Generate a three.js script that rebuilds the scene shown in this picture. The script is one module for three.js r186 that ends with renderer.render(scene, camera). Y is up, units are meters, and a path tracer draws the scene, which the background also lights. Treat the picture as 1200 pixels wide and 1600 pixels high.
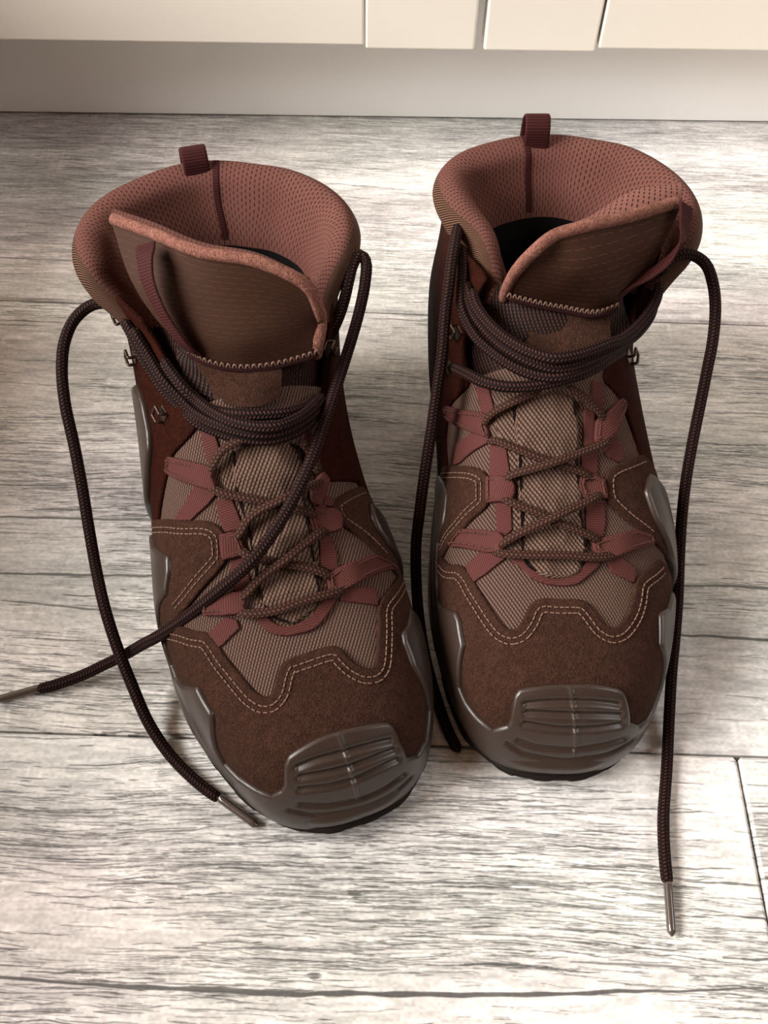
import * as THREE from 'three';
import { RectAreaLightUniformsLib } from 'three/addons/lights/RectAreaLightUniformsLib.js';
import { RoundedBoxGeometry } from 'three/addons/geometries/RoundedBoxGeometry.js';
import { mergeGeometries } from 'three/addons/utils/BufferGeometryUtils.js';

// ================= camera, light, exposure =================
const scene = new THREE.Scene();
const camera = new THREE.PerspectiveCamera(2 * Math.atan(800 / 1517) * 180 / Math.PI, 1200 / 1600, .02, 20);
camera.position.set(0, .42, .45);
camera.rotation.order = 'YXZ';
camera.rotation.set(-54.8 * Math.PI / 180, 0, 1.9 * Math.PI / 180);
scene.add(camera);
const renderer = new THREE.WebGLRenderer({ antialias: true });
renderer.toneMapping = THREE.LinearToneMapping;
renderer.toneMappingExposure = 1.07;
renderer.shadowMap.enabled = true;
RectAreaLightUniformsLib.init();
// light of an unseen left window, placed to light boots, floor and fronts: an area light the size of the glass, just inside it
const unseenWindowLight = new THREE.RectAreaLight(new THREE.Color(1, .975, .945), 28, 1.86, 1.60);
unseenWindowLight.position.set(-2.13, 1.70, .70);
unseenWindowLight.lookAt(0, 1.70, .70);
unseenWindowLight.castShadow = true;
scene.add(unseenWindowLight);
// weaker light of a window out of view, placed to brighten soles and floor at right
const unseenSideLight = new THREE.RectAreaLight(new THREE.Color(1, .98, .96), 3.6, .96, 1.16);
unseenSideLight.position.set(1.53, 1.50, .45);
unseenSideLight.lookAt(0, 1.50, .45);
unseenSideLight.castShadow = true;
scene.add(unseenSideLight);

// ================= helpers =================
function rng(seed) { let a = seed >>> 0; return () => { a = (a + 0x6D2B79F5) | 0; let t = Math.imul(a ^ (a >>> 15), 1 | a); t = (t + Math.imul(t ^ (t >>> 7), 61 | t)) ^ t; return ((t ^ (t >>> 14)) >>> 0) / 4294967296; }; }
const clamp = (v, a = 0, b = 1) => Math.min(b, Math.max(a, v)), lerp = (a, b, t) => a + (b - a) * t;
const smooth = (a, b, v) => { const t = clamp((v - a) / (b - a)); return t * t * (3 - 2 * t); };
const V = (x, y, z) => new THREE.Vector3(x, y, z);
const usedNames = {};
function numbered(name) { const n = usedNames[name] = (usedNames[name] ?? -1) + 1; return n ? name + '_' + String(n).padStart(3, '0') : name; }
function meshOf(name, geometry, material, parent) {
  const m = new THREE.Mesh(geometry, material); m.castShadow = m.receiveShadow = true;
  if (parent) { m.name = name; let k = 0; while (parent.children.some((c) => c.name === m.name)) m.name = name + '_' + String(++k).padStart(3, '0'); parent.add(m); } else { m.name = numbered(name); scene.add(m); }
  return m;
}
function structure(o) { o.userData.kind = 'structure'; return o; }
function tag(o, label, category, group) { o.userData.label = label; o.userData.category = category; if (group) o.userData.group = group; return o; }

// tileable value noise on a lattice
function makeNoise(seed, N = 256) {
  const r = rng(seed), g = new Float32Array(N * N); for (let i = 0; i < g.length; i++) g[i] = r();
  return (x, y) => {
    const xf = Math.floor(x), yf = Math.floor(y); let u = x - xf, v = y - yf; u = u * u * (3 - 2 * u); v = v * v * (3 - 2 * v);
    const x0 = ((xf % N) + N) % N, y0 = ((yf % N) + N) % N, x1 = (x0 + 1) % N, y1 = (y0 + 1) % N;
    const a = g[y0 * N + x0], b = g[y0 * N + x1], c = g[y1 * N + x0], d = g[y1 * N + x1];
    return (a + (b - a) * u) * (1 - v) + (c + (d - c) * u) * v;
  };
}
function dataTexture(w, h, fill, srgb, repeat) {  // fill(x, y, out) writes 0..255
  const d = new Uint8Array(w * h * 4), o = [0, 0, 0];
  for (let y = 0, k = 0; y < h; y++) for (let x = 0; x < w; x++, k += 4) { fill(x, y, o); d[k] = clamp(o[0], 0, 255); d[k + 1] = clamp(o[1], 0, 255); d[k + 2] = clamp(o[2], 0, 255); d[k + 3] = 255; }
  const t = new THREE.DataTexture(d, w, h, THREE.RGBAFormat); t.magFilter = THREE.LinearFilter; t.minFilter = THREE.LinearMipmapLinearFilter; t.generateMipmaps = true;
  t.wrapS = t.wrapT = THREE.RepeatWrapping; if (srgb) t.colorSpace = THREE.SRGBColorSpace; if (repeat) t.repeat.set(...repeat); t.needsUpdate = true; return t;
}
// ================= the setting =================
const PLANK = .28, FLOOR_Z0 = -.278, PLANK_TEX = .72;
// printed wood decor of one laminate plank: grey limed oak with open pores; plank-sized, x along the grain
function woodMaps(seed, W, H, cracks, knots, tint, depth) {
  const R = rng(seed), n1 = makeNoise(seed + 1), n2 = makeNoise(seed + 2), n3 = makeNoise(seed + 3);
  const sx = PLANK_TEX / W, sy = PLANK / H, pore = new Float32Array(W * H);
  const warp = (x, y) => .010 * (n1(x * 5 + 3, y * 6) - .5) + .004 * (n2(x * 17, y * 14 + 7) - .5);
  const stroke = (x0, y0, len, th, al, wob, ph, straight, slope = 0, bend = 0) => {                      // one dark pore line
    const p0 = Math.floor(x0 / sx), p1 = Math.floor((x0 + len) / sx), w0 = warp(x0, y0);
    for (let px = p0; px <= p1; px++) {
      const x = px * sx, t = (px - p0) / Math.max(1, p1 - p0), y = y0 + (straight ? slope * t + bend * 4 * t * (1 - t) : (warp(x, y0) - w0) * 1.3) + wob * (n3(x * 160 + ph, ph) - .5) + wob * 2.2 * (n3(x * 38 + ph, ph + 9) - .5);
      const hw = th * (.35 + .65 * Math.sin(Math.PI * clamp(t * .96 + .02))) * (straight ? .7 + .6 * n3(x * 90 + ph, y0 * 900) : .5 + n3(x * 420 + ph, y0 * 900)) / sy, c = y / sy;
      for (let py = Math.floor(c - hw - 1); py <= c + hw + 1; py++) {
        if (py < 0 || py >= H) continue;
        const a = clamp(hw + .5 - Math.abs(py - c)) * al, k = py * W + ((px % W) + W) % W; if (a > pore[k]) pore[k] = a;
      }
    }
  };
  for (let i = 0; i < 20000; i++) {
    const x = R() * PLANK_TEX, y = R() * PLANK, den = n2(x * 7 + 40, y * 26 + 5) * .6 + n1(x * 22, y * 60) * .4;
    if (R() > smooth(.36, .68, den) * 1.05 + .05) continue;
    const big = R() < .06;
    stroke(x, y, big ? .015 + R() * .04 : .004 + R() * R() * .036, big ? .00022 + R() * .0002 : .00009 + R() * .00015, .40 + R() * .65, .0005 + R() * .0007, R() * 200);
  }
  for (const [x, y, len, th, al, slope, bend] of cracks) stroke(x, y, len, th, al, .0006, x * 31 + y * 77, true, slope, bend);
  for (const [x, y, r] of knots) for (let j = -3; j <= 3; j++) stroke(x - r * (1.3 - Math.abs(j) * .25), y + j * r * .12, r * (2.6 - Math.abs(j) * .5), r * .10, .9, .0006, j * 5 + x * 90);
  const m1 = makeNoise(seed + 7), m2 = makeNoise(seed + 8);
  const color = dataTexture(W, H, (px, py, o) => {
    const x = px * sx, y = py * sy, yw = y + warp(x, y);
    const fade = Math.min(1, Math.min(px, W - px) / 60), lx = lerp(0, 1, fade);      // soften the repeat of the decor
    const cloud = (m1(x * 6 + 11, yw * 20) - .5) * lx, cloud2 = (m2(x * 15, yw * 46 + 3) - .5);
    const streak = m1(x * 80 + 60, yw * 480) - .5, streak2 = m2(x * 30 + 9, yw * 210 + 4) - .5, fine = m2(x * 120 + 20, yw * 1050) - .5, speck = m1(x * 700, yw * 1100) - .5;
    const scrape = Math.max(0, m2(x * 420, yw * 70 + 30) - .55) * Math.max(0, m1(x * 30 + 7, yw * 90) - .45) * 5;
    let l = 203 + cloud * 30 + cloud2 * 30 + streak * 30 + streak2 * 16 + fine * 28 + speck * 28 + scrape * 20;
    const p = pore[py * W + px]; l *= 1 - depth * p;
    const warm = (m2(x * 4 + 90, yw * 12) - .5) * 7, pink = (m1(x * 9 + 5, yw * 30 + 50) - .5) * 6;
    o[0] = l * tint[0] + warm * .5 + pink * .5; o[1] = l * tint[1] - pink * .5; o[2] = l * tint[2] - warm * .7 + pink * .15;
  }, true);
  const bump = dataTexture(W >> 1, H >> 1, (px, py, o) => { const p = pore[(py * 2) * W + px * 2] * .6 + pore[(py * 2 + 1) * W + px * 2 + 1] * .4, x = px * 2 * sx, y = py * 2 * sy; o[0] = o[1] = o[2] = 215 - p * 190 + (m2(x * 60 + 20, (y + warp(x, y)) * 1150) - .5) * 40; });
  return { map: color, bumpMap: bump };
}
const tints = [1.0, .978, .956];
// [x, y, length, half thickness, darkness] of the long splits seen on each plank, metres from the plank's own corner (x from -0.36)
const woodRows = [
  woodMaps(11, 1536, 640, [[.06, .2400, .115, .0007, .8, .0025, 0], [.50, .12, .06, .0004, .6, .001, 0], [.46, .2, .05, .0004, .6, 0, 0]], [[.62, .03, .007]], tints, .40),
  woodMaps(23, 2048, 896, [[.13, .1628, .125, .0007, .85, -.002, 0], [.15, .1972, .11, .0007, .85, -.002, 0], [.17, .212, .075, .0005, .8, .003, .001], [.485, .1895, .15, .0008, .9, .002, 0], [.495, .2183, .11, .0009, .95, .006, -.0006], [.03, .06, .12, .0005, .6, 0, 0]], [], tints, .56),
  woodMaps(37, 2048, 896, [[.19, .1000, .326, .0009, 1, -.0048, .0050], [.44, .088, .05, .0005, .7, .001, 0], [.43, .076, .03, .0005, .6, 0, 0]], [[.353, .065, .0032], [.338, .0966, .0028]], tints, .58),
];
const woodMats = woodRows.map((m) => new THREE.MeshPhysicalMaterial({ ...m, roughness: .46, bumpScale: .00035, clearcoat: .15, clearcoatRoughness: .35 }));
const planks = {};
function plankGeometry(len, u0) {                                   // a board with eased edges, its decor running along x from u0
  const e = .0013, t = .008, w = PLANK - .0011, s = new THREE.Shape([new THREE.Vector2(0, -t), new THREE.Vector2(w, -t), new THREE.Vector2(w, -e), new THREE.Vector2(w - e, 0), new THREE.Vector2(e, 0), new THREE.Vector2(0, -e)]);
  const g = new THREE.ExtrudeGeometry(s, { depth: len - .001 - 2 * e, bevelEnabled: true, bevelThickness: e, bevelSize: e, bevelOffset: -e, bevelSegments: 1, steps: 1 });
  g.rotateY(Math.PI / 2); g.scale(1, 1, -1);                         // length along x, width along +z
  const p = g.attributes.position, uv = g.attributes.uv; for (let i = 0; i < p.count; i++) uv.setXY(i, (p.getX(i) + u0) / PLANK_TEX, p.getZ(i) / PLANK);
  const ix = g.index; if (ix) { const a = ix.array; for (let i = 0; i < a.length; i += 3) { const q = a[i]; a[i] = a[i + 1]; a[i + 1] = q; } } else for (const name of ['position', 'uv']) { const a = g.attributes[name], n = a.itemSize; for (let i = 0; i < a.count; i += 3) for (let k = 0; k < n; k++) { const q = a.array[i * n + k]; a.array[i * n + k] = a.array[(i + 1) * n + k]; a.array[(i + 1) * n + k] = q; } }
  g.computeVertexNormals(); return g;
}
const ROOM = { x0: -2.2, x1: 1.6, z0: -.80, z1: 2.6, h: 2.7 };
const darkWallPaint = new THREE.MeshStandardMaterial({ color: 0x4b3524, roughness: .9 });  // walls out of view, dark brown to keep the bounced light low and warm
const floor = structure(meshOf('floor', new THREE.BoxGeometry(4.0, .04, 3.6).translate(-.3, -.0282, .9), new THREE.MeshStandardMaterial({ color: 0x17120f, roughness: .9 })));
{
  const L = 1.292, seams = [.5, .72, .165, -.2, .6, -.4, .3, .1, .7, .2, -.3];
  for (let r = 0; r < 11; r++) {
    const z = FLOOR_Z0 + r * PLANK, mat = woodMats[r < 3 ? r : [1, 2, 0][r % 3]];
    for (let c = -3; c < 2; c++) {
      const x0 = Math.max(ROOM.x0, seams[r] + c * L), x1 = Math.min(ROOM.x1, seams[r] + (c + 1) * L); if (x1 - x0 < .05) continue;
      const key = (x1 - x0).toFixed(3) + (x0 + .36).toFixed(3);
      const m = meshOf('plank', planks[key] ??= plankGeometry(x1 - x0, x0 + .36 + (r === 2 && c === 0 ? .37 : 0)), mat, floor);
      m.position.set(x0 + .0005, 0, z + .00055);
    }
  }
}
const wall = (name, w, h, d, x, y, z) => structure(meshOf(name, new THREE.BoxGeometry(w, h, d).translate(x, y, z), darkWallPaint));
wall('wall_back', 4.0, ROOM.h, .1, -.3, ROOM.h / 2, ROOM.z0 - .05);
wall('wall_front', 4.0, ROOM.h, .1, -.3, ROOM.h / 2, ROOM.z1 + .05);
structure(meshOf('ceiling', new THREE.BoxGeometry(4.0, .1, 3.6).translate(-.3, ROOM.h + .05, .9), new THREE.MeshStandardMaterial({ color: 0x5e4734, roughness: .95 })));  // unseen ceiling, its dark brown chosen to dim and warm the bounce
function windowWall(name, x, zc, hw, y0, y1, win, out) {              // a side wall with thickness round its window
  const za = ROOM.z0, zb = ROOM.z1, xm = x + out * .05, parts = [[0, y0], [y1, ROOM.h]].map(([a, b]) => new THREE.BoxGeometry(.1, b - a, zb - za).translate(xm, (a + b) / 2, (za + zb) / 2));
  for (const [a, b] of [[za, zc - hw], [zc + hw, zb]]) parts.push(new THREE.BoxGeometry(.1, y1 - y0, b - a).translate(xm, (y0 + y1) / 2, (a + b) / 2));
  structure(meshOf(name, mergeGeometries(parts), darkWallPaint));
  const w = structure(new THREE.Group()); w.name = win; w.position.set(xm, (y0 + y1) / 2, zc); scene.add(w);
  const H = y1 - y0, W = 2 * hw, bar = (sy, sz, y, z) => new THREE.BoxGeometry(.05, sy, sz).translate(0, y, z), wm = new THREE.MeshStandardMaterial({ color: 0xe8e6e2, roughness: .5 });
  const bars = [bar(H, .04, 0, .02 - hw), bar(H, .04, 0, hw - .02), bar(.04, W - .08, H / 2 - .02, 0), bar(.04, W - .08, .02 - H / 2, 0)]; if (W > 1.5) bars.push(bar(H, .05, 0, 0));
  meshOf('window_frame', mergeGeometries(bars), wm, w);
  meshOf('window_pane', new THREE.BoxGeometry(.006, H - .08, W - .08), new THREE.MeshStandardMaterial({ color: 0xdfe6ea, roughness: .2, emissive: new THREE.Color(.9, .93, .95), emissiveIntensity: 1.2 }), w);  // glowing pane of a window that stays out of view
}
windowWall('wall_left', ROOM.x0, .70, .95, .87, 2.53, 'unseen_window_1', -1);  // unseen window, placed to light the boots from the left
windowWall('wall_right', ROOM.x1, .45, .50, .90, 2.10, 'unseen_window_2', 1);  // unseen window, placed to lift the shaded right side
// ---- kitchen fronts above a recessed plinth; the run stands at a slight angle to the boards ----
const run = { x: 0, z: -.2035, turn: Math.atan(.035) };
const lacquer = new THREE.MeshPhysicalMaterial({ color: 0xe6dfd2, roughness: .38, clearcoat: .25, clearcoatRoughness: .3 });
const carcassMat = new THREE.MeshStandardMaterial({ color: 0x8a7a66, roughness: .8 });
function inRun(name, label, category, group) { const g = new THREE.Group(); g.name = numbered(name); g.position.set(run.x, 0, run.z); g.rotation.y = run.turn; scene.add(g); return tag(g, label, category, group); }
const plinth = structure(meshOf('trim_1', new RoundedBoxGeometry(3.6, .09, .016, 2, .001), new THREE.MeshPhysicalMaterial({ color: 0xfaf8f4, roughness: .42, clearcoat: .2, clearcoatRoughness: .4 })));
plinth.position.set(0, .0462, run.z - .008); plinth.rotation.y = run.turn;
const front = (w, h, x, y) => new RoundedBoxGeometry(w, h, .019, 3, .0016).translate(x, y + h / 2, .0355);
{
  const a = inRun('base_cabinet', 'cream kitchen base cabinet with the wide plain front at the left of the row', 'cabinet');
  meshOf('carcass', new RoundedBoxGeometry(1.29, .72, .50, 1, .001).translate(-.68, .455, -.2275), carcassMat, a);
  meshOf('door', front(1.30, .70, -.6745, .0805), lacquer, a);
  const b = inRun('filler_panel', 'narrow cream front panel left of the open dark gap, beside the wide front', 'cabinet panel');
  meshOf('face', front(.0708, .70, .0118, .0782), lacquer, b);
  meshOf('side_return', new RoundedBoxGeometry(.016, .70, .06, 1, .001).translate(-.012, .43, -.004), carcassMat, b);
  const c = inRun('filler_panel', 'narrow cream front panel right of the open dark gap, with a bright rounded edge', 'cabinet panel');
  meshOf('face', front(.0728, .70, .0895, .0782), lacquer, c);
  meshOf('side_return', new RoundedBoxGeometry(.016, .70, .06, 1, .001).translate(.110, .43, -.004), carcassMat, c);
  const d = inRun('base_cabinet', 'cream kitchen base cabinet at the right end behind the boot on the right', 'cabinet');
  meshOf('carcass', new RoundedBoxGeometry(1.29, .72, .50, 1, .001).translate(.785, .455, -.2275), carcassMat, d);
  meshOf('door', front(1.30, .70, .7775, .0805), lacquer, d);
}
// unseen low seat out of view, there to block the window light: its edge shades the floor and the fronts on that side
{
  const b = new THREE.Group(); b.name = numbered('unseen_bench'); b.position.set(-.60, 0, .492); scene.add(b); tag(b, 'unseen low dark wooden seat beside the boots, placed to shade the floor and fronts', 'unseen_bench');
  const bm = new THREE.MeshStandardMaterial({ color: 0x4a3a2e, roughness: .7 });
  meshOf('seat', new RoundedBoxGeometry(.36, .05, 1.24, 3, .008).translate(0, .235, 0), bm, b);
  for (const z of [-.57, .57]) meshOf('side_board', new RoundedBoxGeometry(.32, .21, .04, 2, .004).translate(0, .1055, z), bm, b);
  meshOf('back_board', new RoundedBoxGeometry(.02, .19, 1.10, 2, .004).translate(.12, .116, 0), bm, b);
}
// ================= boot materials =================
const C = (hex) => { const c = new THREE.Color(hex); return [c.r, c.g, c.b].map((v) => 255 * (v <= .0031308 ? v * 12.92 : 1.055 * Math.pow(v, 1 / 2.4) - .055)); };
const mix3 = (o, a, b, t) => { for (let k = 0; k < 3; k++) o[k] = a[k] + (b[k] - a[k]) * t; };
function pair(w, h, tone, lo, hi, size, jitter = 0, seed = 5) { // one height field drives colour and relief; size = metres of a tile
  const R = rng(seed), J = new Float32Array(w * h).map(() => R() - .5), a = C(lo), b = C(hi);
  const map = dataTexture(w, h, (x, y, o) => { const t = clamp(tone(x / w, y / h)); mix3(o, a, b, t); const j = 1 + jitter * J[y * w + x]; o[0] *= j; o[1] *= j; o[2] *= j; }, true, [1 / size[0], 1 / size[1]]);
  const bumpMap = dataTexture(w, h, (x, y, o) => { o[0] = o[1] = o[2] = 255 * clamp(tone(x / w, y / h)); }, false, [1 / size[0], 1 / size[1]]);
  return { map, bumpMap };
}
const fr = (v) => v - Math.floor(v);
// knitted vamp mesh: staggered slanting loops with a dark hole beside each
const knit = (u, v) => { const r = Math.floor(v * 4), x = fr(u * 3 + (r % 2) * .5), y = fr(v * 4); const d = Math.abs((x - .5) * 1.1 + (y - .5) * .35), body = smooth(.52, .22, d), along = .75 + .25 * Math.sin(Math.PI * y); const hole = smooth(.18, .34, Math.hypot((Math.min(x, 1 - x)) * 1.2, (y - .5) * .8)); return body * along * (.35 + .65 * hole); };
const ribs = (u, v) => { const c = Math.floor(u * 4), x = fr(u * 4), y = fr(v * 2 + (c % 2) * .5), slit = smooth(.14, .40, Math.hypot((x - .5) * 2.4, Math.max(0, Math.abs(y - .5) - .14) * 1.7)); const thread = .5 + .5 * Math.sin((y * 4 + x * 1.8) * 6.283); return (.62 + .38 * thread) * (.16 + .84 * slit); };
const gross = (u, v) => { const y = fr(v * 4), x = fr(u * 12 + Math.floor(v * 4) * .5); return (.35 + .65 * Math.sqrt(Math.abs(Math.sin(Math.PI * y)))) * (.84 + .16 * Math.sin(Math.PI * x)); };
const braid = (u, v) => { const n = 4, c = Math.floor(v * 8), x = fr(u * n + (c % 2 ? .5 : 0)), y = fr(v * 8), d = Math.hypot((x - .5) * 1.5, (y - .5) * 1.5 + (x - .5) * (c % 2 ? .9 : -.9)); return smooth(.72, .12, d); };
const hexes = (u, v) => { const line = .5 + .5 * Math.cos(v * 40 * 6.283) * .5; const row = Math.floor(v * 4), x = fr(u * 2 + (row % 2) * .5), y = fr(v * 4), e = Math.abs(y - .12 - .22 * Math.abs(fr(x * 2) - .5)) < .05 && x < .72 ? 1 : 0; return .30 + .22 * line + .38 * e; };
const napN = makeNoise(301), napM = makeNoise(302);
const nap = (u, v) => .14 * napN(u * 16, v * 16) + .22 * napM(u * 64, v * 64) + .64 * napN(u * 256, v * 256);
const sued = (lo, hi, seed) => ({ ...pair(256, 256, (u, v) => (nap(u, v) - .22) * 1.7, lo, hi, [.045, .045], .22, seed) });
const deep = (c, k = .62) => new THREE.Color(k * c[0], k * c[1], k * c[2]);
const phys = (p) => new THREE.MeshPhysicalMaterial({ side: THREE.DoubleSide, specularIntensity: .22, ...p });
const M = {
  mesh: phys({ color: new THREE.Color(0.95, 0.88, 0.82), ...pair(96, 96, knit, '#382a24', '#645049', [.0046, .0052], .25), roughness: .8, bumpScale: .0006, sheen: .1, sheenRoughness: .6, sheenColor: new THREE.Color(.4, .28, .2) }),
  tongueMesh: phys({ color: new THREE.Color(0.95, 0.88, 0.82), ...pair(96, 96, knit, '#35271f', '#6a564d', [.0055, .0058], .25, 8), roughness: .8, bumpScale: .0007, sheen: .1, sheenRoughness: .6, sheenColor: new THREE.Color(.4, .28, .2) }),
  gusset: phys({ color: new THREE.Color(0.5, 0.42, 0.4), ...pair(96, 96, knit, '#0c0605', '#4a3028', [.006, .006], .3, 9), roughness: .55, bumpScale: .0008 }),
  lining: phys({ color: new THREE.Color(0.72, 0.64, 0.63), ...pair(128, 128, ribs, '#2a1512', '#92665b', [.0084, .0074], .22, 6), roughness: .92, bumpScale: .0008, sheen: .15, sheenRoughness: .6, sheenColor: new THREE.Color(.5, .28, .22) }),
  collar: phys({ color: new THREE.Color(0.62, 0.57, 0.54), ...pair(96, 96, knit, '#21140f', '#86634f', [.0042, .0042], .3, 12), roughness: .6, bumpScale: .0006 }),
  piping: phys({ ...sued('#4a2c24', '#8f6356', 7), roughness: .95, bumpScale: .0003 }),
  suede: phys({ color: new THREE.Color(0.9, 0.76, 0.7), ...sued('#22150f', '#49332a', 3), roughness: .95, bumpScale: .0004, sheen: .12, sheenRoughness: .5, sheenColor: new THREE.Color(.4, .2, .12) }),
  nubuck: phys({ specularIntensity: .05, color: new THREE.Color(.84, .56, .45), ...sued('#170b08', '#3a2018', 4), roughness: .72, bumpScale: .0003 }),
  web: phys({ color: new THREE.Color(0.7, 0.6, 0.58), ...pair(96, 64, gross, '#301818', '#613a36', [.0075, .0042], .2, 10), roughness: .75, bumpScale: .0003 }),
  darkWeb: phys({ color: new THREE.Color(0.6, 0.52, 0.52), ...pair(96, 64, gross, '#200c0b', '#4c2523', [.0075, .0050], .2, 11), roughness: .75, bumpScale: .0003 }),
  hex: phys({ color: new THREE.Color(0.62, 0.54, 0.48), ...pair(256, 256, hexes, '#1f120d', '#6f4d3b', [.0095, .0115], .15, 13), roughness: .7, bumpScale: .0002 }),
  lace: phys({ color: new THREE.Color(0.62, 0.55, 0.54), ...pair(128, 128, braid, '#120706', '#5e3b33', [.0062, 1], .25, 14), roughness: .72, bumpScale: .0005 }),
  thinLace: phys({ color: new THREE.Color(0.75, 0.68, 0.64), ...pair(128, 128, braid, '#301d17', '#62483e', [.0075, 1], .25, 15), roughness: .78, bumpScale: .0004 }),
  rubber: phys({ specularIntensity: .9, color: new THREE.Color(0.68, 0.58, 0.525), ...pair(256, 256, (u, v) => .3 + .7 * nap(u, v), '#2b2420', '#41362f', [.05, .05], .05, 16), roughness: .36, bumpScale: .00008 }),
  outsole: phys({ color: new THREE.Color(0.75, 0.66, 0.6), ...pair(256, 256, (u, v) => .3 + .7 * nap(u, v), '#171412', '#221d1a', [.05, .05], .08, 17), roughness: .6, bumpScale: .0001 }),
  thread: phys({ color: 0x6b5347, roughness: .75 }),
  darkThread: phys({ color: 0x4e312a, roughness: .75 }),
  metal: phys({ specularIntensity: 1, color: 0x4a3a32, roughness: .38, metalness: .85 }),
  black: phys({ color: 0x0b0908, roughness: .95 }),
  aglet: phys({ specularIntensity: 1, color: 0x40352f, roughness: .18, clearcoat: .8, clearcoatRoughness: .1 }),
};
// ================= boot base form (x lateral, y up, z heel to toe, metres) =================
function rowsAt(rows, s) {                       // smooth interpolation of every column of a row table, s in 0..1
  const n = rows.length - 1, f = Math.min(Math.max(s, 0), 1) * n, i = Math.min(Math.floor(f), n - 1), t = f - i;
  const a = rows[Math.max(i - 1, 0)], b = rows[i], c = rows[i + 1], d = rows[Math.min(i + 2, n)];
  return b.map((_, k) => 0.5 * (2 * b[k] + (c[k] - a[k]) * t + (2 * a[k] - 5 * b[k] + 4 * c[k] - d[k]) * t * t + (3 * b[k] - a[k] - 3 * c[k] + d[k]) * t * t * t));
}
const UPPER_ROWS = [ // Tz, Ty, Bz, By, medial half width, lateral half width, centre share, roundness of the top
  [.2900, .0130, .2900, .009, .003, .003, .50, 2.1],
  [.2872, .0270, .2880, .007, .0190, .0175, .45, 2.15],
  [.2805, .0410, .2815, .006, .0310, .0295, .38, 2.25],
  [.2690, .0520, .2715, .006, .0390, .0378, .36, 2.35],
  [.2510, .0600, .2560, .006, .0450, .0455, .36, 2.45],
  [.2310, .0665, .2380, .006, .0482, .0515, .36, 2.45],
  [.2100, .0735, .2170, .006, .0490, .0557, .36, 2.4],
  [.1890, .0830, .1940, .006, .0482, .0575, .36, 2.3],
  [.1660, .0965, .1590, .006, .0455, .0543, .37, 2.2],
  [.1470, .1100, .1130, .006, .0453, .0506, .40, 2.2],
  [.1335, .1220, .0565, .010, .0483, .0473, .45, 2.2],
  [.1240, .1310, .0123, .040, .0520, .0454, .50, 2.2],
  [.1190, .1370, .0031, .075, .0530, .0464, .50, 2.2],
  [.1160, .1400, .0031, .105, .0540, .0490, .50, 2.2],
];
let LEAN = 0;                                     // sideways lean of the shaft top, metres
function upperPoint(s, phi, out) {
  const [tz, ty, bz, by, wm, wl, c, nt] = rowsAt(UPPER_ROWS, s), co = Math.cos(phi), si = Math.sin(phi);
  const n = co > 0 ? nt : 3.0, ce = Math.sign(co) * Math.pow(Math.abs(co), 2 / n), se = Math.sign(si) * Math.pow(Math.abs(si), 2 / n);
  const k = c + ce * (co > 0 ? 1 - c : c);
  const q = Math.min(1, Math.max(0, (s - .72) / .28));
  return out.set(se * (se > 0 ? wl : wm) + LEAN * q * q * (3 - 2 * q), by + (ty - by) * k, bz + (tz - bz) * k);
}
const SOLE_OUTLINE = [[0, 0], [.0207, .0041], [.0363, .0226], [.0431, .0565], [.0459, .0976], [.0504, .1438], [.0579, .1849], [.0588, .2177], [.0503, .2526], [.0353, .2793], [.0142, .2942], [-.0043, .2958], [-.0232, .2917], [-.0416, .2732], [-.0494, .2424], [-.0526, .2105], [-.0497, .1746], [-.0442, .1335], [-.0418, .0924], [-.0367, .0565], [-.031, .0226], [-.018, .0041]];
const soleCurve = new THREE.CatmullRomCurve3(SOLE_OUTLINE.map(([x, z]) => new THREE.Vector3(x, 0, z)), true, 'centripetal');
const SOLE_LEVELS = [ // height, how far outside the outline
  [0, -.0045], [.0015, -.0015], [.0072, 0], [.0080, -.0030], [.0092, -.0004], [.016, .0012], [.024, .0008], [.031, -.0020], [.036, -.0065], [.038, -.012]];
function solePoint(q, lvl, out) {                 // q in 0..1 round the outline, lvl in 0..1 up the wall
  const n = SOLE_LEVELS.length - 1, f = Math.min(lvl, .99999) * n, i = Math.floor(f), t = f - i;
  const p = soleCurve.getPoint(q), g = soleCurve.getTangent(q);
  const heel = Math.max(0, 1 - p.z / .16), toe = Math.min(1, Math.max(0, (p.z - .235) / .045)), spring = Math.max(0, (p.z - .22) / .07);
  const lv = ([y, o]) => [y > .0095 ? (.0092 + (y - .0092) * (1 - .45 * toe * toe * (3 - 2 * toe))) * (1 + heel * .25) : y, y > .0085 ? o - .0026 * toe : o];
  const A = lv(SOLE_LEVELS[i]), B = lv(SOLE_LEVELS[i + 1]), y = A[0] * (1 - t) + B[0] * t, o = A[1] * (1 - t) + B[1] * t;
  return out.set(p.x + g.z * o, y + spring * spring * .005 * (1 - y / .05), p.z - g.x * o);
}
// ================= boot geometry tools =================
const mmv = (a) => V(a[0] / 1000, a[1] / 1000, a[2] / 1000), mmP = (a) => a.map(mmv);
const _a = V(0, 0, 0), _b = V(0, 0, 0), _c = V(0, 0, 0), _d = V(0, 0, 0);
function upperNormal(s, phi, out) {
  const e = .002; upperPoint(Math.min(s + e, 1), phi, _a); upperPoint(Math.max(s - e, 0), phi, _b); upperPoint(s, phi + .004, _c); upperPoint(s, phi - .004, _d);
  return out.copy(_c.sub(_d)).cross(_a.sub(_b)).normalize();
}
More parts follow.
